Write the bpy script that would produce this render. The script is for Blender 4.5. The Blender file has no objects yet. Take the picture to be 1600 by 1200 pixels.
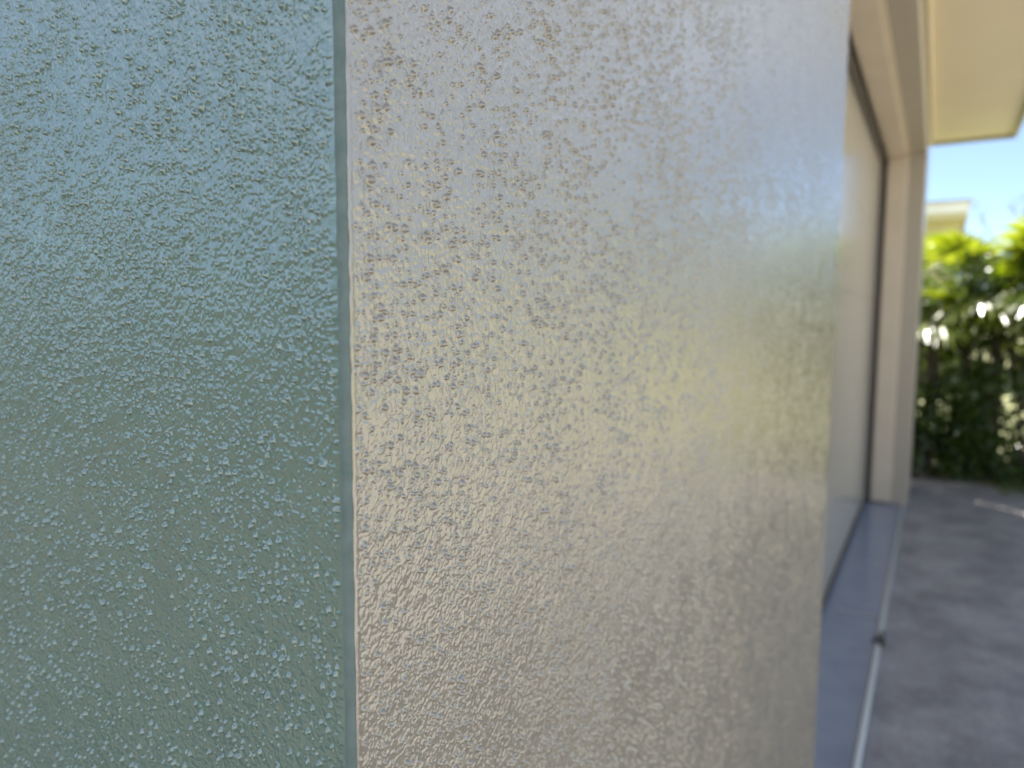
import bpy, bmesh, math, random
import numpy as np
from mathutils import Vector, Matrix
R = math.radians
scene = bpy.context.scene
col = scene.collection

# ------------------------------------------------------------------ camera
PXF = 1120.0                       # focal length in pixels of the 1600 px wide photograph
CAM = (0.111, -0.1161, 1.33)
YAW, PITCH, ROLL = 30.5, 5.4, 0.3
cd = bpy.data.cameras.new('camera'); cam = bpy.data.objects.new('camera', cd); col.objects.link(cam)
cd.sensor_width = 36.0; cd.lens = PXF / 1600 * 36.0
cd.clip_start = 0.005; cd.clip_end = 2000
fwd = Vector((-math.sin(R(YAW))*math.cos(R(PITCH)), math.cos(R(YAW))*math.cos(R(PITCH)), -math.sin(R(PITCH))))
rt = Vector((math.cos(R(YAW)), math.sin(R(YAW)), 0)); up = rt.cross(fwd)
r2 = rt*math.cos(R(ROLL)) + up*math.sin(R(ROLL)); u2 = -rt*math.sin(R(ROLL)) + up*math.cos(R(ROLL))
m = Matrix((r2, u2, -fwd)).transposed().to_4x4(); m.translation = Vector(CAM)
cam.matrix_world = m
cd.dof.use_dof = True; cd.dof.focus_distance = 0.186; cd.dof.aperture_fstop = 10.5
cd.dof.aperture_blades = 7
scene.camera = cam

# ------------------------------------------------------------------ sky and sun
SUN_EL = 56.0
SUN_AZ = Vector((-math.cos(R(38)), math.sin(R(38)), 0))      # horizontal direction towards the sun
sun_dir = Vector((SUN_AZ.x*math.cos(R(SUN_EL)), SUN_AZ.y*math.cos(R(SUN_EL)), math.sin(R(SUN_EL))))
w = bpy.data.worlds.new('World'); scene.world = w; w.use_nodes = True
nt = w.node_tree; N = nt.nodes; L = nt.links
bg = N['Background']
sky = N.new('ShaderNodeTexSky'); sky.sky_type = 'NISHITA'; sky.sun_disc = False
sky.sun_elevation = R(SUN_EL); sky.sun_rotation = math.atan2(sun_dir.x, sun_dir.y)
sky.air_density = 0.75; sky.dust_density = 0.2; sky.ozone_density = 1.6
tc = N.new('ShaderNodeTexCoord'); mp = N.new('ShaderNodeMapping'); mp.inputs['Scale'].default_value = (1, 1, 3.2)
cn = N.new('ShaderNodeTexNoise'); cn.inputs['Scale'].default_value = 2.6; cn.inputs['Detail'].default_value = 6; cn.inputs['Roughness'].default_value = .55
cr = N.new('ShaderNodeValToRGB'); cr.color_ramp.elements[0].position = .36; cr.color_ramp.elements[1].position = .66
cr.color_ramp.elements[1].color = (.88, .88, .88, 1)
mx = N.new('ShaderNodeMix'); mx.data_type = 'RGBA'; mx.inputs['B'].default_value = (8.4, 9.7, 11.5, 1)
L.new(tc.outputs['Generated'], mp.inputs['Vector']); L.new(mp.outputs[0], cn.inputs['Vector']); L.new(cn.outputs['Fac'], cr.inputs[0])
sx = N.new('ShaderNodeSeparateXYZ'); mr = N.new('ShaderNodeMapRange'); mr.interpolation_type = 'SMOOTHSTEP'
mr.inputs['From Min'].default_value = .09; mr.inputs['From Max'].default_value = .38; mr.inputs['To Min'].default_value = .04
sy = N.new('ShaderNodeMath'); sy.operation = 'MULTIPLY_ADD'; sy.inputs[1].default_value = -.12
ml = N.new('ShaderNodeMath'); ml.operation = 'MULTIPLY'     # unseen cloud, added to brighten the sky, thickens overhead, clear towards the horizon
L.new(tc.outputs['Generated'], sx.inputs[0]); L.new(sx.outputs['Y'], sy.inputs[0]); sz = N.new('ShaderNodeMath'); sz.operation = 'MULTIPLY_ADD'; sz.inputs[1].default_value = .2; L.new(sx.outputs['X'], sz.inputs[0]); L.new(sx.outputs['Z'], sz.inputs[2]); L.new(sz.outputs[0], sy.inputs[2]); L.new(sy.outputs[0], mr.inputs['Value']); L.new(cr.outputs[0], ml.inputs[0]); L.new(mr.outputs[0], ml.inputs[1])
# clear deep blue overhead and high on the street side, added cloud stays low
sa = N.new('ShaderNodeMath'); sa.operation = 'MULTIPLY_ADD'; sa.inputs[1].default_value = .4
m2 = N.new('ShaderNodeMapRange'); m2.interpolation_type = 'SMOOTHSTEP'
m2.inputs['From Min'].default_value = .6; m2.inputs['From Max'].default_value = .9; m2.inputs['To Min'].default_value = 1; m2.inputs['To Max'].default_value = .12
mk = N.new('ShaderNodeMath'); mk.operation = 'MULTIPLY'
L.new(sx.outputs['X'], sa.inputs[0]); L.new(sx.outputs['Z'], sa.inputs[2]); L.new(sa.outputs[0], m2.inputs['Value'])
L.new(ml.outputs[0], mk.inputs[0]); L.new(m2.outputs[0], mk.inputs[1]); L.new(mk.outputs[0], mx.inputs['Factor']); L.new(sky.outputs[0], mx.inputs['A']); L.new(mx.outputs['Result'], bg.inputs[0])
bg.inputs[1].default_value = 0.057
sl = bpy.data.lights.new('sun', 'SUN'); sl.energy = 5.0; sl.angle = R(.5); sl.color = (1, .95, .86)
so = bpy.data.objects.new('sun', sl); col.objects.link(so)
so.rotation_euler = sun_dir.to_track_quat('Z', 'Y').to_euler(); so.location = (-5, 3, 12)
scene.view_settings.view_transform = 'Standard'; scene.view_settings.look = 'None'
scene.view_settings.gamma = 1; scene.view_settings.use_curve_mapping = False
scene.view_settings.exposure = 1.95
scene.render.engine = 'CYCLES'

# ------------------------------------------------------------------ helpers
def tag(o, label=None, cat=None, group=None, kind=None):
    if label: o['label'] = label
    if cat: o['category'] = cat
    if group: o['group'] = group
    if kind: o['kind'] = kind
    return o
def empty(name, loc=(0, 0, 0)):
    o = bpy.data.objects.new(name, None); col.objects.link(o); o.location = loc; o.empty_display_size = .2
    return o
def link(name, me, mat, parent=None, smooth=False):
    o = bpy.data.objects.new(name, me); col.objects.link(o)
    if mat is not None: me.materials.append(mat)
    if smooth: me.polygons.foreach_set('use_smooth', [True]*len(me.polygons))
    if parent is not None:
        o.parent = parent; o.location = -parent.location
    return o
class MB:
    def __init__(s): s.v = []; s.f = []
    def box(s, x0, x1, y0, y1, z0, z1):
        b = len(s.v)
        s.v += [(x, y, z) for z in (z0, z1) for y in (y0, y1) for x in (x0, x1)]
        s.f += [tuple(b+i for i in q) for q in ((0, 2, 3, 1), (4, 5, 7, 6), (0, 1, 5, 4), (2, 6, 7, 3), (0, 4, 6, 2), (1, 3, 7, 5))]
        return s
    def face(s, pts):
        b = len(s.v); s.v += [tuple(p) for p in pts]; s.f.append(tuple(range(b, b+len(pts)))); return s
    def tube(s, pts, rad, n=6):
        pts = [Vector(p) for p in pts]; rings = []
        for i, p in enumerate(pts):
            d = (pts[min(i+1, len(pts)-1)] - pts[max(i-1, 0)]).normalized()
            a = d.orthogonal().normalized(); c = d.cross(a); r = rad[i] if hasattr(rad, '__len__') else rad
            b = len(s.v); s.v += [tuple(p + (a*math.cos(k*2*math.pi/n) + c*math.sin(k*2*math.pi/n))*r) for k in range(n)]; rings.append(b)
        for a, b in zip(rings, rings[1:]):
            s.f += [(a+k, a+(k+1) % n, b+(k+1) % n, b+k) for k in range(n)]
        return s
    def build(s, name, mat, parent=None, bevel=0, smooth=False):
        me = bpy.data.meshes.new(name); me.from_pydata(s.v, [], s.f); me.update()
        o = link(name, me, mat, parent, smooth)
        if bevel:
            b = o.modifiers.new('bevel', 'BEVEL'); b.width = bevel; b.segments = 3; b.limit_method = 'ANGLE'
        return o

def mat(name, colr, rough=.5, spec=.5, coat=0, metal=0):
    M = bpy.data.materials.new(name); M.use_nodes = True
    p = M.node_tree.nodes['Principled BSDF']
    p.inputs['Base Color'].default_value = (*colr, 1); p.inputs['Roughness'].default_value = rough
    p.inputs['Specular IOR Level'].default_value = spec; p.inputs['Metallic'].default_value = metal
    if coat: p.inputs['Coat Weight'].default_value = coat; p.inputs['Coat Roughness'].default_value = .15
    return M
def noise(M, scale, detail=4, rough=.5, src='Object', vscale=None):
    n = M.node_tree.nodes; l = M.node_tree.links
    t = n.new('ShaderNodeTexCoord'); x = n.new('ShaderNodeTexNoise')
    x.inputs['Scale'].default_value = scale; x.inputs['Detail'].default_value = detail; x.inputs['Roughness'].default_value = rough
    if vscale:
        mpn = n.new('ShaderNodeMapping'); mpn.inputs['Scale'].default_value = vscale
        l.new(t.outputs[src], mpn.inputs[0]); l.new(mpn.outputs[0], x.inputs['Vector'])
    else: l.new(t.outputs[src], x.inputs['Vector'])
    return x
def ramp(M, fac, stops):
    n = M.node_tree.nodes; l = M.node_tree.links; r = n.new('ShaderNodeValToRGB'); e = r.color_ramp.elements
    while len(e) < len(stops): e.new(.5)
    for k, (p, c) in zip(e, stops): k.position = p; k.color = (*c, 1) if len(c) == 3 else c
    l.new(fac, r.inputs[0]); return r
def base(M, out): M.node_tree.links.new(out, M.node_tree.nodes['Principled BSDF'].inputs['Base Color'])
def bump(M, h, strength, dist, prev=None):
    n = M.node_tree.nodes; l = M.node_tree.links; b = n.new('ShaderNodeBump')
    b.inputs['Strength'].default_value = strength; b.inputs['Distance'].default_value = dist
    l.new(h, b.inputs['Height'])
    if prev: l.new(prev.outputs[0], b.inputs['Normal'])
    l.new(b.outputs[0], n['Principled BSDF'].inputs['Normal']); return b
def mottle(M, c1, c2, scale, detail=5, lo=.35, hi=.65, **k):
    x = noise(M, scale, detail, **k); r = ramp(M, x.outputs['Fac'], [(lo, c1), (hi, c2)]); base(M, r.outputs[0]); return x

# ------------------------------------------------------------------ materials
GREEN = mat('sage_gloss_paint', (.21, .26, .215), .12, .5)
mottle(GREEN, (.15, .225, .175), (.165, .245, .19), 35)
BEIGE = mat('beige_gloss_paint', (.46, .39, .30), .12, .5)
mottle(BEIGE, (.325, .275, .195), (.35, .295, .21), 22)
for M in (GREEN, BEIGE):
    M.node_tree.nodes['Principled BSDF'].inputs['IOR'].default_value = 2.45
    x = noise(M, 2100, 3, .6); bump(M, x.outputs['Fac'], .5, .00014)
EDGE = mat('grey_green_edge', (.17, .21, .19), .5, .3); mottle(EDGE, (.135, .18, .16), (.18, .225, .20), 160)  # corner arc in its own greyer, duller colour
TRIM = mat('beige_trim_paint', (.47, .41, .33), .35, .5); mottle(TRIM, (.66, .545, .41), (.70, .58, .44), 6)
BEIGE_PLAIN = mat('beige_textured_paint', (.46, .39, .30), .28, .5)
x = noise(BEIGE_PLAIN, 420, 3); bump(BEIGE_PLAIN, x.outputs['Fac'], .6, .0015)
DOORM = mat('garage_door_enamel', (.56, .49, .39), .17, .9)
x = noise(DOORM, 3.0, 2); bump(DOORM, x.outputs['Fac'], .12, .01)
SEAL = mat('dark_rubber_seal', (.12, .10, .085), .6, .3)
SOFF = mat('soffit_paint', (.60, .54, .38), .45, .4); mottle(SOFF, (.84, .72, .51), (.87, .75, .54), 3)
FASC = mat('fascia_paint', (.42, .41, .24), .4, .4)
ROOFM = mat('roof_sheet', (.45, .43, .40), .5, .4)
x = noise(ROOFM, 8, 3); bump(ROOFM, x.outputs['Fac'], .2, .01)
SLAB = mat('painted_blue_grey_floor', (.2, .22, .28), .22, .55)
x = mottle(SLAB, (.25, .285, .36), (.30, .335, .41), 9, 6, .3, .7); bump(SLAB, x.outputs['Fac'], .15, .003)
METAL = mat('aluminium_edge', (.80, .82, .86), .32, .5, metal=.7)
x = noise(METAL, 60, 3); bump(METAL, x.outputs['Fac'], .2, .001)
DRIVE = mat('aggregate_concrete', (.2, .19, .19), .62, .4)
n_ = DRIVE.node_tree.nodes; l_ = DRIVE.node_tree.links
a = noise(DRIVE, 3.2, 9, .72); b = noise(DRIVE, 90, 3, .7)
ra = ramp(DRIVE, a.outputs['Fac'], [(.35, (.22, .205, .205)), (.65, (.46, .43, .42))])
rb = ramp(DRIVE, b.outputs['Fac'], [(.3, (.55, .55, .55)), (.7, (1.25, 1.22, 1.2))])
mm = n_.new('ShaderNodeMix'); mm.data_type = 'RGBA'; mm.blend_type = 'MULTIPLY'; mm.inputs['Factor'].default_value = 1
l_.new(ra.outputs[0], mm.inputs['A']); l_.new(rb.outputs[0], mm.inputs['B']); base(DRIVE, mm.outputs['Result'])
bump(DRIVE, b.outputs['Fac'], .5, .004)
PAVE = mat('side_path_concrete', (.30, .29, .27), .7, .3); mottle(PAVE, (.10, .098, .092), (.15, .147, .14), 5)
MULCH = mat('dark_mulch', (.06, .05, .04), .9, .1); x = mottle(MULCH, (.04, .032, .025), (.09, .07, .05), 14); bump(MULCH, x.outputs['Fac'], .8, .03)
LAWN = mat('lawn_grass', (.10, .15, .03), .8, .2); x = mottle(LAWN, (.23, .235, .115), (.34, .33, .18), 1.3, 8); bump(LAWN, x.outputs['Fac'], .6, .05)
BARK = mat('bark', (.16, .12, .09), .85, .2); x = mottle(BARK, (.10, .08, .06), (.22, .17, .12), 25); bump(BARK, x.outputs['Fac'], .8, .01)
CREAM = mat('cream_house_wall', (.6, .52, .26), .7, .2); mottle(CREAM, (.48, .43, .23), (.53, .47, .26), 2)
WHITE = mat('white_fascia', (.78, .76, .74), .45, .4); mottle(WHITE, (.74, .72, .70), (.80, .79, .77), 5)
MESH = mat('fence_timber', (.26, .21, .16), .75, .2); x = mottle(MESH, (.17, .16, .14), (.27, .255, .23), 6); bump(MESH, x.outputs['Fac'], .4, .01)
DEB = mat('dead_leaf', (.06, .045, .03), .7, .3); mottle(DEB, (.04, .03, .02), (.10, .075, .05), 60)
PALE_STRIP = mat('pale_strip', (.5, .45, .4), .9, .1); mottle(PALE_STRIP, (.34, .34, .36), (.42, .40, .40), 30)
CAVITY = mat('joint_filler', (.05, .05, .055), .9, .1); mottle(CAVITY, (.04, .04, .045), (.07, .07, .075), 20)

def leafmat(name, c1, c2, rough=.28, trans=.45, scale=6):
    M = bpy.data.materials.new(name); M.use_nodes = True
    n = M.node_tree.nodes; l = M.node_tree.links; p = n['Principled BSDF']
    g = n.new('ShaderNodeNewGeometry'); r = n.new('ShaderNodeValToRGB'); e = r.color_ramp.elements
    e[0].color = (*c1, 1); e[1].color = (*c2, 1); l.new(g.outputs['Random Per Island'], r.inputs[0])
    l.new(r.outputs[0], p.inputs['Base Color']); p.inputs['Roughness'].default_value = rough; p.inputs['Specular IOR Level'].default_value = .95
    t = n.new('ShaderNodeBsdfTranslucent'); hs = n.new('ShaderNodeHueSaturation'); hs.inputs['Hue'].default_value = .485
    hs.inputs['Saturation'].default_value = 1.15; hs.inputs['Value'].default_value = 1.5
    l.new(r.outputs[0], hs.inputs['Color']); l.new(hs.outputs[0], t.inputs['Color'])
    ms = n.new('ShaderNodeMixShader'); ms.inputs[0].default_value = trans
    l.new(p.outputs[0], ms.inputs[1]); l.new(t.outputs[0], ms.inputs[2]); l.new(ms.outputs[0], n['Material Output'].inputs['Surface'])
    return M
LEAF = leafmat('shrub_leaf', (.025, .055, .010), (.11, .17, .035), .22, .4)
PALM = leafmat('palm_leaf', (.09, .135, .018), (.19, .23, .04), .24, .5)
GRASS = leafmat('grass_blade', (.07, .12, .015), (.14, .19, .03), .5, .4)
FARLEAF = leafmat('far_leaf', (.05, .085, .02), (.11, .15, .035), .4, .3)

# ------------------------------------------------------------------ textured paint relief (real displacement, millimetres)
def h2(ix, iy, seed):
    h = (ix.astype(np.int64)*374761393 + iy.astype(np.int64)*668265263 + seed*1442695041) & 0xffffffff
    h = ((h ^ (h >> 13))*1274126177) & 0xffffffff
    h = ((h ^ (h >> 16))*2246822519) & 0xffffffff
    return ((h ^ (h >> 15)) & 0xffffff).astype(np.float32)/float(0x1000000)
def vnoise(a, b, s, seed):
    a = a/s; b = b/s; ia = np.floor(a); ib = np.floor(b); fa = a-ia; fb = b-ib
    fa = fa*fa*fa*(fa*(fa*6-15)+10); fb = fb*fb*fb*(fb*(fb*6-15)+10)
    v = lambda i, j: h2(ia+i, ib+j, seed)
    return ((v(0, 0)*(1-fa)+v(1, 0)*fa)*(1-fb) + (v(0, 1)*(1-fa)+v(1, 1)*fa)*fb)*2-1
def nibs(a, b, cell, prob, r0, r1, hgt, seed, dens):
    """paint nibs: rounded beads, a little longer than wide, sagging downwards"""
    ia = np.floor(a/cell); ib = np.floor(b/cell); out = np.zeros_like(a)
    for i in (-1, 0, 1):
        for j in (-1, 0, 1):
            ca, cb = ia+i, ib+j
            px = (ca+.12+.76*h2(ca, cb, seed))*cell; py = (cb+.12+.76*h2(ca, cb, seed+1))*cell
            k = h2(ca, cb, seed+2); q = h2(ca, cb, seed+3); rr = r0+(r1-r0)*q*q
            el = 1.0+.4*h2(ca, cb, seed+4); sk = (h2(ca, cb, seed+5)-.5)*.6
            da = a-px; db = b-py; da2 = da+sk*db*.5
            # steeper at the lower side
            dbs = np.where(db < 0, db*1.05, db*.95)
            d2 = (da2*da2 + (dbs/el)**2)/(rr*rr)
            hh = np.clip(1-d2, 0, 1); hh = .85*np.sqrt(hh) + .15*hh
            on = k < prob*dens
            out = np.maximum(out, np.where(on, hh*hgt*(.55+.45*q+.25*(rr-r0)/(r1-r0)), 0))
    return out
def relief(a_m, b_m, seed, soft=1.0):
    """height in metres of the sprayed texture at wall coordinates in metres"""
    a = (a_m*1000).astype(np.float32); b = (b_m*1000).astype(np.float32)
    wa = a + .45*vnoise(a, b, 2.3, seed+40); wb = b + .45*vnoise(a, b, 2.1, seed+41)
    dens = np.clip(.88 + .65*vnoise(a, b, 11, seed+50) + .25*vnoise(a, b, 33, seed+51), .15, 1.6)
    h = soft*(.06*vnoise(a, b, 9, seed) + .10*vnoise(a, b, 3.7, seed+1))
    g = 1.25 if seed == 7 else .4+.75*soft
    h += g*(.085*vnoise(wa, wb*.85, 1.5, seed+2) + .12*vnoise(wa, wb, .7, seed+3))
    k = nibs(a, b, 2.6, .50, 0.38, .78, .98 if seed == 7 else 1.12, seed+10, dens)
    k = np.maximum(k, nibs(a, b, 1.3, .30, .20, .36, .42, seed+20, dens))
    k = k*(.55+.45*soft)
    return (h+k)*.001, k*.001
def axis(stops):
    """non-uniform sample positions: stops = [(pos, spacing), ...] linear spacing between"""
    out = [stops[0][0]]; 
    for (p0, s0), (p1, s1) in zip(stops, stops[1:]):
        n = max(1, int(round(abs(p1-p0)/((s0+s1)/2)))); t = (np.arange(1, n+1))/n
        k = s1/s0 if s0 else 1
        tt = t*(2*s0 + (s1-s0)*t)/(s0+s1)
        out += list(p0+(p1-p0)*tt)
    return np.array(out)
def grid_mesh(name, patches, mate, parent):
    """patches: (X, Y, Z, flip) 2-D arrays of positions, joined in one mesh object"""
    co, fa = [], []; off = 0
    for X, Y, Z, flip in patches:
        r, c = X.shape; co.append(np.stack([X, Y, Z], -1).reshape(-1, 3))
        i = (np.arange(r-1)[:, None]*c + np.arange(c-1)[None, :]).ravel() + off
        q = np.stack([i, i+1, i+c+1, i+c], -1) if not flip else np.stack([i, i+c, i+c+1, i+1], -1)
        fa.append(q); off += r*c
    co = np.concatenate(co).astype(np.float32); fa = np.concatenate(fa).astype(np.int32); nf = len(fa)
    me = bpy.data.meshes.new(name); me.vertices.add(len(co)); me.vertices.foreach_set('co', co.ravel())
    me.loops.add(nf*4); me.loops.foreach_set('vertex_index', fa.ravel())
    me.polygons.add(nf); me.polygons.foreach_set('loop_start', np.arange(0, nf*4, 4, dtype=np.int32))
    me.polygons.foreach_set('loop_total', np.full(nf, 4, dtype=np.int32))
    me.polygons.foreach_set('use_smooth', np.ones(nf, dtype=bool)); me.update(calc_edges=True)
    return link(name, me, mate, parent)

# ------------------------------------------------------------------ the garage
PIER, JAMB, WEND = .89, 5.62, 6.40        # near pier ends, far jamb, end of the house (metres along the wall)
HEAD, SOFZ = 2.45, 2.70
garage = empty('garage', (0, 0, 0))
tag(garage, 'garage with a sage green side wall, glossy bumpy beige front and deep door recess', 'garage')

RAD = .0019
def side_wall():
    # column profile: flat wall in plane y=0 then a rounded arris up to (0, RAD)
    s = axis([(-.26, .0006), (-.20, .00024), (-RAD-.0012, .0002)])
    fl = np.stack([s, 0*s], -1)
    th = np.linspace(0, math.pi/2, 22)[0:]
    arc = np.stack([-RAD + RAD*np.sin(th), RAD - RAD*np.cos(th)], -1)
    P = np.concatenate([fl, arc]); nn = np.concatenate([np.stack([0*s, -1+0*s], -1), np.stack([np.sin(th), -np.cos(th)], -1)])
    amp = np.concatenate([np.clip((-RAD-.0002-s)/.0012, 0, 1), 0*th])
    z = axis([(0, .06), (1.0, .02), (1.13, .0006), (1.17, .00021), (1.46, .00021), (1.5, .0006), (1.62, .02), (SOFZ, .06)])
    A, Zg = np.meshgrid(P[:, 0], z); Py = np.broadcast_to(P[:, 1], A.shape)
    fz = np.clip(np.minimum(Zg-1.0, 1.62-Zg)/.12, 0, 1)
    arcl = np.concatenate([s, -RAD + RAD*th])
    Hh, sag = relief(np.broadcast_to(arcl, A.shape), Zg, 7)
    fine = (.10*vnoise(np.broadcast_to(arcl, A.shape)*1000, Zg*1000, 1.6, 91) + .16*vnoise(np.broadcast_to(arcl, A.shape)*1000*0+3, Zg*1000, 7, 92))*.001
    D = (Hh*amp + fine*(1-amp))*fz
    X = A + D*nn[:, 0]; Y = Py + D*nn[:, 1]; Zg = Zg - .12*sag*amp*fz
    far = MB().face([(-6, 0, 0), (-.26, 0, 0), (-.26, 0, SOFZ), (-6, 0, SOFZ)])
    xs = np.array([[-6., -.26]]*2); ys = np.zeros((2, 2)); zs = np.array([[0., 0.], [SOFZ, SOFZ]])
    ns = len(s)+2
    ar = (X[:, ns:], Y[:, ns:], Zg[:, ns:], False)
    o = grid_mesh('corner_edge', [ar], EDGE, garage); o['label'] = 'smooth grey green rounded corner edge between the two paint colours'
    X, Y, Zg = X[:, :ns+1], Y[:, :ns+1], Zg[:, :ns+1]
    return grid_mesh('side_wall', [(X, Y, Zg, False), (xs, ys, zs, False)], GREEN, garage)
o = side_wall(); o['label'] = 'sage green wall face with sprayed bumpy gloss paint'

def front_pillar():
    pat = []
    r2 = .006
    def patch(s, z, arc_end=False, fz_lo=.55, fz_hi=1.95, soft=1.0):
        Y, Zg = np.meshgrid(s, z)
        fz = np.clip(np.minimum(Zg-fz_lo, fz_hi-Zg)/.1, 0, 1)
        edge = np.clip((Y-RAD-.0003)/.0022, .0, 1)
        ee = np.clip((PIER-r2-Y)/.004, 0, 1)
        D, sag = relief(Y, Zg, 23, np.clip(1-(Y-.2)/.3, .12, 1)); sag = sag*edge*fz*ee; D = D*edge*fz*ee
        # slight build-up of paint along the cut-in line
        D = D + .00028*np.exp(-((Y-RAD-.0007)/.0007)**2) + .00005*(1-edge)
        Y = Y + .0002*vnoise(Zg*1000, Zg*0+1, 4.5, 77)*np.exp(-np.clip(Y-RAD, 0, 1)/.0012)
        return Y, Zg-.12*sag, D
    s1 = axis([(RAD, .00025), (RAD+.003, .0002), (.16, .00028)])
    z1 = axis([(0, .05), (.98, .02), (1.06, .0006), (1.13, .00023), (1.50, .00023), (1.58, .0006), (1.66, .02), (SOFZ, .05)])
    Y, Zg, D = patch(s1, z1, fz_lo=.98, fz_hi=1.66)
    # start edge folded in behind the arris
    X = D.copy(); X[:, 0] = -.0006
    pat.append((X, Y, Zg, False))
    sm = np.concatenate([[.1599], axis([(.16, .00028), (.332, .0005)])])
    zm = axis([(0, .05), (.8, .02), (.9, .0008), (1.0, .00045), (1.60, .00045), (1.7, .0008), (1.8, .02), (SOFZ, .05)])
    Y, Zg, D = patch(sm, zm, fz_lo=.8, fz_hi=1.8); D[:, 0] -= .0012
    pat.append((D, Y, Zg, False))
    s2 = np.concatenate([[.3319], axis([(.332, .0005), (.5, .0008), (PIER-r2, .001)])])
    z2 = axis([(0, .05), (.5, .02), (.62, .0012), (.7, .00065), (1.76, .00065), (1.84, .0012), (1.98, .02), (SOFZ, .05)])
    Y, Zg, D = patch(s2, z2); D[:, 0] -= .0012
    pat.append((D, Y, Zg, False))
    th = np.linspace(0, math.pi/2, 10); zz = np.linspace(0, SOFZ, 200)
    px = np.concatenate([-r2 + r2*np.cos(th), [-.117]]); py = np.concatenate([PIER - r2 + r2*np.sin(th), [PIER]])
    Xa, Za = np.meshgrid(px, zz); Ya = np.broadcast_to(py, Xa.shape)
    pat.append((Xa, Ya, Za, False))
    return grid_mesh('front_pillar', pat, BEIGE, garage)
o = front_pillar(); o['label'] = 'beige gloss pillar face with raised paint nibs beside the door'

# wall above the opening, far pier, beads
MB().box(-.117, 0, PIER+.001, JAMB, HEAD, SOFZ).build('header', BEIGE_PLAIN, garage, .006)
MB().box(-.117, 0, JAMB, WEND, 0, SOFZ).build('far_pillar', BEIGE_PLAIN, garage, .008)
MB().box(.003, .022, -.003, WEND+.02, SOFZ-.045, SOFZ-.001).build('soffit_bead', SOFF, garage, .006)
# door frame: head and the two jamb boards, set back from the wall face
f = MB(); f.box(-.235, -.120, PIER+.03, JAMB-.022, HEAD-.022, HEAD+.2)
f.box(-.235, -.120, JAMB-.020, JAMB+.1, .012, HEAD+.2); f.box(-.235, -.120, PIER-.1, PIER+.020, .012, HEAD+.2)
fo = f.build('door_frame', TRIM, garage, .004)
b = MB(); b.box(-.1195, -.104, PIER+.003, JAMB-.012, HEAD-.012, HEAD-.001); b.box(-.1195, -.104, JAMB-.011, JAMB-.001, .012, HEAD-.013)
b.build('bead', TRIM, fo, .003)
# sectional door
door = empty('garage_door'); door.parent = garage
nP = 5; ph = (HEAD-.03-.02)/nP
d = MB()
for k in range(nP):
    z0 = .02+k*ph; d.box(-.315, -.2755, PIER-.02, JAMB+.02, z0+.0005, z0+ph-.0005)
dp = d.build('door_panels', DOORM, None, .0025); dp.parent = door
s = MB(); s.box(-.2750, -.248, PIER+.045, JAMB-.030, HEAD-.060, HEAD-.024); s.box(-.2750, -.248, JAMB-.045, JAMB-.012, .014, HEAD-.026)
s.box(-.2750, -.248, PIER+.012, PIER+.043, .014, HEAD-.026); s.box(-.2740, -.262, PIER+.045, JAMB-.047, .012, .032)
sp = s.build('rubber_seal', SEAL, None, .002); sp.parent = door
# inside dark box behind door, end and rear walls, roof
wl = MB(); wl.box(-6, -.12, WEND-.12, WEND, 0, SOFZ); wl.box(-6.12, -6, 0, WEND, 0, SOFZ); wl.build('rear_wall', BEIGE_PLAIN, garage)
sf = MB(); sf.box(-6.5, .53, -.05, 6.50, SOFZ, SOFZ+.02); sfo = sf.build('soffit', SOFF, garage)
fc = MB(); fc.box(.532, .556, -.076, 6.526, SOFZ-.03, SOFZ+.19); fc.box(-6.52, .530, -.076, -.052, SOFZ-.03, SOFZ+.19); fc.box(-6.52, .530, 6.502, 6.526, SOFZ-.03, SOFZ+.19)
fc.build('fascia', FASC, garage, .003)
rf = MB(); v = [(-6.56, -.1), (.60, -.1), (.60, 6.55), (-6.56, 6.55)]; top = [(-3, 2.2, 4.0), (-3, 4.0, 4.0)]
e = [Vector((x, y, SOFZ+.192)) for x, y in v]
rf.face([e[0], e[1], top[0]]); rf.face([e[1], e[2], top[1], top[0]]); rf.face([e[2], e[3], top[1]]); rf.face([e[3], e[0], top[0], top[1]]); rf.face(e[::-1])
rf.build('roof', ROOFM, garage)

# ------------------------------------------------------------------ ground
def ground(name, x0, x1, y0, y1, z, M, nx=1, ny=1):
    xs = np.linspace(x0, x1, nx+1); ys = np.linspace(y0, y1, ny+1); X, Y = np.meshgrid(xs, ys)
    return tag(grid_mesh(name, [(X, Y, X*0+z, False)], M, None), kind='structure')
ground('lawn', -300, 300, -300, 300, -.030, LAWN)
ground('driveway', -.012, 8.5, -4.4, 6.75, -.012, DRIVE)
ground('added_dark_bed', -9.2, -.02, -6.95, -1.55, -.014, MULCH)  # dark bed added out of view, so less light bounces onto green wall
ground('side_path', -9, -.02, -1.55, -.004, -.010, PAVE)
g = MB(); g.box(-6, -.034, .02, WEND-.13, -.1, .0)
tag(g.build('garage_floor', SLAB), kind='structure')
j = MB(); j.box(-.23, -.034, 3.35, 3.385, -.05, .003); tag(j.build('pale_floor_strip', PALE_STRIP), kind='structure')  # pale strip across the slab, slightly proud
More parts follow.
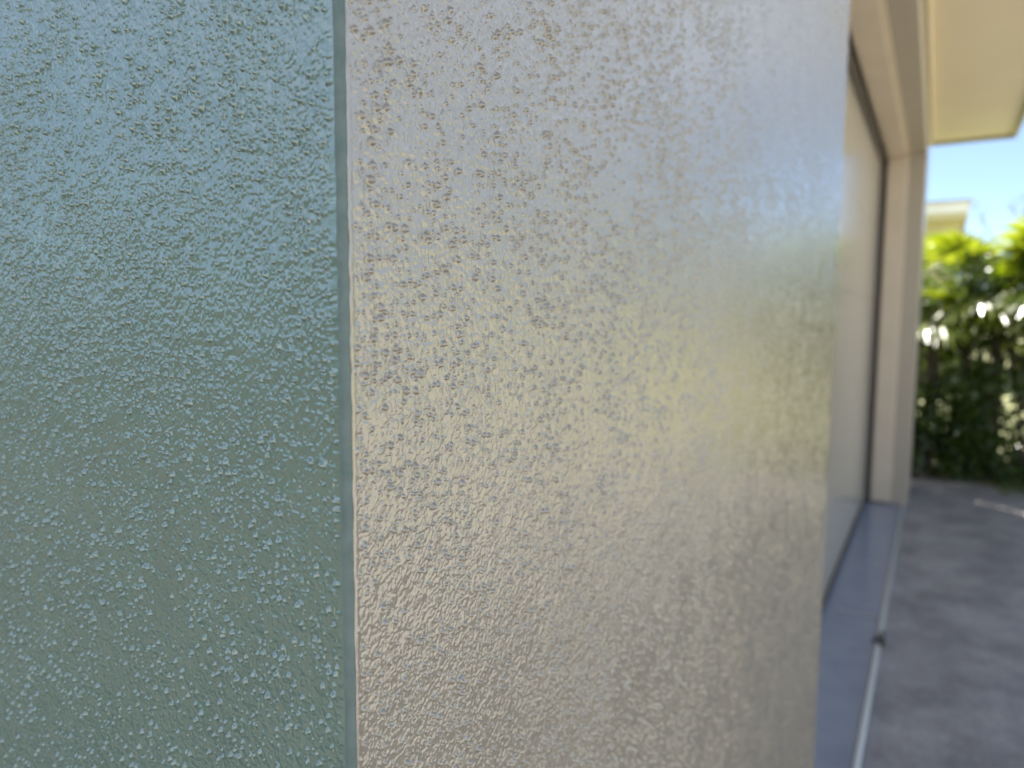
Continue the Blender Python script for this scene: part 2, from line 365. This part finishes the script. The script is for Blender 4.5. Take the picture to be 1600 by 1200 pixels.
# metal edge strip in front of the slab
es = MB(); es.box(-.033, -.015, PIER+.01, 3.085, -.03, .010); es.box(-.033, -.015, 3.115, JAMB+.4, -.03, .010)
tag(es.build('edge_strip', METAL, None, .005), 'thin bright metal strip edging the blue grey garage floor', 'edge strip')
random.seed(4)
db = MB()
for i in range(30):
    c = Vector((-.022+random.gauss(0, .009), 3.10+random.gauss(0, .03), .004+random.random()*.012))
    a = Vector((random.gauss(0, 1), random.gauss(0, 1), random.gauss(0, .5))).normalized(); bb = a.orthogonal().normalized()
    l1 = .008+random.random()*.011; l2 = l1*.45
    db.face([c-a*l1, c-bb*l2+Vector((0, 0, .003)), c+a*l1, c+bb*l2])
tag(db.build('leaf_clump', DEB), 'small dark clump of dead leaves caught at the metal strip', 'leaves')

# ------------------------------------------------------------------ plants
def leaf(mb, c, d, n, ln, wd, bend=.2):
    """one ovate leaf: base c, direction d, normal n"""
    d = d.normalized(); sdir = d.cross(n).normalized(); n = sdir.cross(d)
    p = lambda t, s_: c + d*ln*t + sdir*wd*s_ - n*(bend*ln*t*t) + n*abs(s_)*wd*.25
    b = len(mb.v)
    mb.v += [tuple(q) for q in (p(0, 0), p(.3, -.42), p(.3, 0), p(.3, .42), p(.68, -.38), p(.68, 0), p(.68, .38), p(1, 0))]
    mb.f += [(b, b+1, b+2), (b, b+2, b+3), (b+1, b+4, b+5, b+2), (b+2, b+5, b+6, b+3), (b+4, b+7, b+5), (b+5, b+7, b+6)]
def rdir(up=0.0):
    v = Vector((random.gauss(0, 1), random.gauss(0, 1), random.gauss(0, 1)+up)); return v.normalized()
def shrub(x, y, h, rx, ry, n, label, group, seed, M=LEAF, size=.075, name='shrub', cat='shrub', base=0.0):
    random.seed(seed); t = empty(name, (x, y, 0)); tag(t, label, cat, group)
    st = MB()
    for k in range(6):
        a = random.random()*6.28; tip = Vector((x+math.cos(a)*rx*.6, y+math.sin(a)*ry*.6, h*(.6+.3*random.random())))
        st.tube([(x+.04*math.cos(a), y+.04*math.sin(a), -.03), (x+math.cos(a)*rx*.25, y+math.sin(a)*ry*.25, h*.35), tip], [.018, .013, .005], 5)
    st.build('stem', BARK, t)
    lf = MB(); clumps = [Vector((random.uniform(-1, 1), random.uniform(-1, 1), random.uniform(0, 1))) for _ in range(46)]
    for i in range(n):
        cl = random.choice(clumps)
        p = cl + Vector((random.gauss(0, .16), random.gauss(0, .16), random.gauss(0, .07)))
        rr = math.hypot(p.x, p.y)
        if rr > 1.05: p.x /= rr; p.y /= rr
        c = Vector((x+p.x*rx, y+p.y*ry, max(.04, base+(h-base)*min(max(p.z, .02), 1.03)*(1-.12*rr*rr))))
        out = Vector((p.x, p.y, .2)); d = (out.normalized()*.7+rdir(.1)).normalized()
        leaf(lf, c, d, rdir(1.2), size*random.uniform(.6, 1.25), size*random.uniform(.38, .6))
    lf.build('foliage', M, t); return t
def fan(mb, c, d, n, R0, nb=15, spread=2.5):
    """palmate palm leaf: blades radiating from the hub"""
    d = d.normalized(); sd = d.cross(n).normalized(); n = sd.cross(d)
    for k in range(nb):
        a = (k/(nb-1)-.5)*spread; dd = (d*math.cos(a)+sd*math.sin(a)); ln = R0*(1-.18*abs(a)/1.3)*random.uniform(.9, 1.05)
        s2 = dd.cross(n).normalized(); w_ = R0*.055; b = len(mb.v); droop = random.uniform(.15, .35)
        pts = []
        for tt, ww in ((.04, .3), (.45, 1), (.75, .75), (1, .02)):
            q = c+dd*ln*tt-n*ln*droop*tt*tt+Vector((0, 0, -.12*ln*tt**3)); pts += [q-s2*w_*ww, q+n*w_*.35*ww*-1, q+s2*w_*ww]
        mb.v += [tuple(q) for q in pts]
        for i in range(3):
            o_ = b+i*3; mb.f += [(o_, o_+3, o_+4, o_+1), (o_+1, o_+4, o_+5, o_+2)]
def palm(x, y, h, n, R0, label, group, seed, M=PALM):
    random.seed(seed); t = empty('fan_palm', (x, y, 0)); tag(t, label, 'palm', group)
    tr = MB(); tr.tube([(x, y, -.03), (x+.02, y, h*.3), (x-.01, y+.02, h*.62)], [.045, .04, .032], 8); tr.build('trunk', BARK, t)
    fr = MB(); st = MB()
    for i in range(n):
        a = i*2.399+random.random()*.5; el = random.uniform(-.15, 1.25); ln = random.uniform(.35, .62)
        d = Vector((math.cos(a)*math.cos(el), math.sin(a)*math.cos(el), math.sin(el)))
        b0 = Vector((x, y, h*random.uniform(.5, .66))); hub = b0+d*ln
        hub.z = min(hub.z, h-.04)
        st.tube([b0, b0+d*ln*.5+Vector((0, 0, .03)), hub], [.008, .006, .004], 4)
        fan(fr, hub, (d+Vector((0, 0, -.25))), Vector((0, 0, 1))+rdir()*.45, R0*random.uniform(.8, 1.15))
    st.build('leaf_stalk', PALM, t); fr.build('fronds', M, t); return t

GH = 'shrubs of the hedge at the end of the driveway'; GP = 'fan palms along the top of the hedge'
shrub(.18, 7.15, 1.85, .50, .50, 4000, 'dark glossy shrub at the foot of the hedge beside the far pillar', GH, 11)
shrub(.86, 7.20, 1.8, .48, .52, 3300, 'dark green leafy shrub in the hedge near the bright ground patch', GH, 12, size=.085)
shrub(1.6, 7.3, 1.9, .55, .5, 2600, 'dense green shrub right of the bright ground patch', GH, 13)
shrub(.5, 7.75, 1.95, .6, .5, 2200, 'taller dark shrub behind the front row of the hedge', GH, 14)
shrub(-.45, 7.25, 1.5, .42, .42, 3000, 'shrub added behind the far end of the garage to shade the driveway', GH, 15)  # added unseen, to keep sun off the driveway end
shrub(.06, 6.86, .75, .40, .22, 2600, 'low dense shrub added at the foot of the far pillar to block sun', GH, 17)  # low screen added against the sunlit strip on the ground
shrub(-.38, 6.93, 1.75, .36, .36, 5200, 'narrow upright shrub added against the end wall of the garage to block sun', GH, 18)  # another added sun blocker, shortening the lit ground strip
GB = 'bushes added behind the photographer to darken the paint reflections'  # added out of view, to darken what the walls reflect
for i_, (x_, y_, h_, t_) in enumerate(((-5.6, -5.9, 1.9, 'tall dark bush added in the mulch bed farthest along the fence'), (-3.2, -6.0, 1.75, 'tall dark bush added in the middle of the mulch bed'), (-.9, -5.8, 1.95, 'tall dark bush added at the driveway end of the mulch bed'),
        (1.6, -5.4, 1.8, 'dark bush added on the lawn side of the driveway entry'), (4.0, -5.6, 1.9, 'broad dark bush added at the outer edge of the driveway entry'))):
    shrub(x_, y_, h_, 1.25, .8, 2600, t_, GB, 80+i_, size=.2, name='bush', cat='bush')
palm(.10, 7.2, 2.3, 22, .40, 'fan palm with sunlit yellow green leaves beside the far pillar', GP, 21)
palm(.56, 7.22, 2.38, 24, .42, 'fan palm with sunlit fronds in the middle of the hedge top', GP, 22)
palm(1.0, 7.15, 2.40, 22, .42, 'fan palm with bright fronds at the right of the hedge top', GP, 23)
palm(1.45, 7.1, 2.1, 20, .36, 'fan palm beyond the right end of the hedge', GP, 24)
palm(.36, 7.5, 2.1, 18, .36, 'fan palm in the second row, half hidden by the sunlit palms in front', GP, 25)
# grass at the driveway end
random.seed(31); gr = MB()
for i in range(900):
    c = Vector((random.uniform(.6, 1.7), random.uniform(6.42, 6.95), -.03)); a = random.random()*6.28
    sd = Vector((math.cos(a), math.sin(a), 0))*.004; tip = c+Vector((random.gauss(0, .03), random.gauss(0, .03), random.uniform(.05, .12)))
    gr.face([c-sd, c+sd, tip])
tag(gr.build('grass', GRASS), 'short bright grass at the end of the driveway', 'grass', kind='stuff')

# ------------------------------------------------------------------ neighbour's house behind the hedge
nh = empty('neighbour_house', (-3, 17, 0)); tag(nh, 'cream yellow house with white roof edge beyond the hedge', 'house')
MB().box(-9, .44, 17.2, 25, -.03, 3.30).build('wall', CREAM, nh)
MB().box(-9.3, .56, 16.9, 25.3, 3.43, 3.66).build('fascia', WHITE, nh, .02)
MB().box(-9.28, .54, 16.92, 25.28, 3.30, 3.425).build('eave', CREAM, nh)
r_ = MB(); e = [Vector(p) for p in ((-9.4, 16.8, 3.665), (.6, 16.8, 3.665), (.6, 25.4, 3.665), (-9.4, 25.4, 3.665))]; a_, b_ = Vector((-6, 21, 4.0)), Vector((-2, 21, 4.0))
r_.face([e[0], e[1], b_, a_]); r_.face([e[1], e[2], b_]); r_.face([e[2], e[3], a_, b_]); r_.face([e[3], e[0], a_]); r_.build('roof', ROOFM, nh)

# ------------------------------------------------------------------ trees
def branch(mb, p, d, ln, r, lvl, tips):
    q = p+d*ln*.5+rdir()*ln*.06; e_ = p+d*ln+rdir()*ln*.08
    mb.tube([p, q, e_], [r, r*.82, r*.62], 6 if lvl > 1 else 4)
    if lvl == 0: tips.append(e_); return
    for k in range(random.choice((2, 3, 3))):
        branch(mb, e_, (d*.9+rdir(.25)*.75).normalized(), ln*random.uniform(.62, .82), r*.58, lvl-1, tips)
        if lvl < 3: tips.append(e_)
def tree(x, y, h, lv, label, group, seed, nl=0, M=FARLEAF, size=.14, spread=.5, name='tree'):
    random.seed(seed); t = empty(name, (x, y, 0)); tag(t, label, 'tree', group); tr = MB(); tips = []
    branch(tr, Vector((x, y, -.05)), Vector((random.gauss(0, .04), random.gauss(0, .04), 1)).normalized(), h*.34, h*.022, lv, tips)
    tr.build('trunk', BARK, t)
    if nl:
        cr_ = MB()
        for i in range(nl):
            c = random.choice(tips)+Vector((random.gauss(0, spread), random.gauss(0, spread), random.gauss(0, spread*.7)))
            leaf(cr_, c, rdir(), rdir(.8), size*random.uniform(.6, 1.3), size*.55)
        cr_.build('crown', M, t)
    return t
tree(4.0, 34, 6.2, 5, 'bare twiggy tree hazy against the sky behind the hedge', None, 41, name='bare_tree')
# garden across the driveway, seen in the gloss of the paint
GT = 'trees across the garden'
for i, (x, y, h) in enumerate(((13, 26, 5.0), (22, 30, 5.5), (30, 16, 5.5), (34, 2, 5.0), (20, -26, 4.2), (-8, -24, 4.0), (4, -30, 4.2), (-20, -20, 3.8))):
    tree(x, y, h, 3, ['leafy garden tree far across the lawn', 'leafy garden tree at the back of the lawn', 'round green tree by the far boundary', 'broad green tree opposite the garage',
        'leafy tree behind the photographer', 'small tree beyond the side path', 'tree at the street side of the lot', 'tree past the corner of the side yard'][i], GT, 60+i, 2600, size=.34, spread=.75)
# timber fence of the side yard, behind the photographer
fe = empty('timber_fence', (-3, -7, 0)); tag(fe, 'brown timber paling fence across the side yard', 'fence')
p = MB(); 
for k in range(64): p.box(-9+k*.15, -9+k*.15+.135, -7.02, -7.0+.002*(k % 3), -.03, 1.55+.01*((k*7) % 3))
p.build('palings', MESH, fe)
r_ = MB(); r_.box(-9, .6, -7.07, -7.025, .4, .5); r_.box(-9, .6, -7.07, -7.025, 1.2, 1.3); r_.build('rails', MESH, fe)

fe = empty('timber_fence', (-9.3, -2, 0)); tag(fe, 'brown timber paling fence added along the far side of the yard', 'fence')  # second fence, added to keep the lawn out of the wall gloss
p = MB()
for k in range(100): p.box(-9.32+.002*(k % 3), -9.30, -7+k*.15, -7+k*.15+.135, -.03, 1.65+.01*((k*7) % 3))
p.build('palings', MESH, fe)
r_ = MB(); r_.box(-9.37, -9.325, -7, 8, .4, .5); r_.box(-9.37, -9.325, -7, 8, 1.2, 1.3); r_.build('rails', MESH, fe)
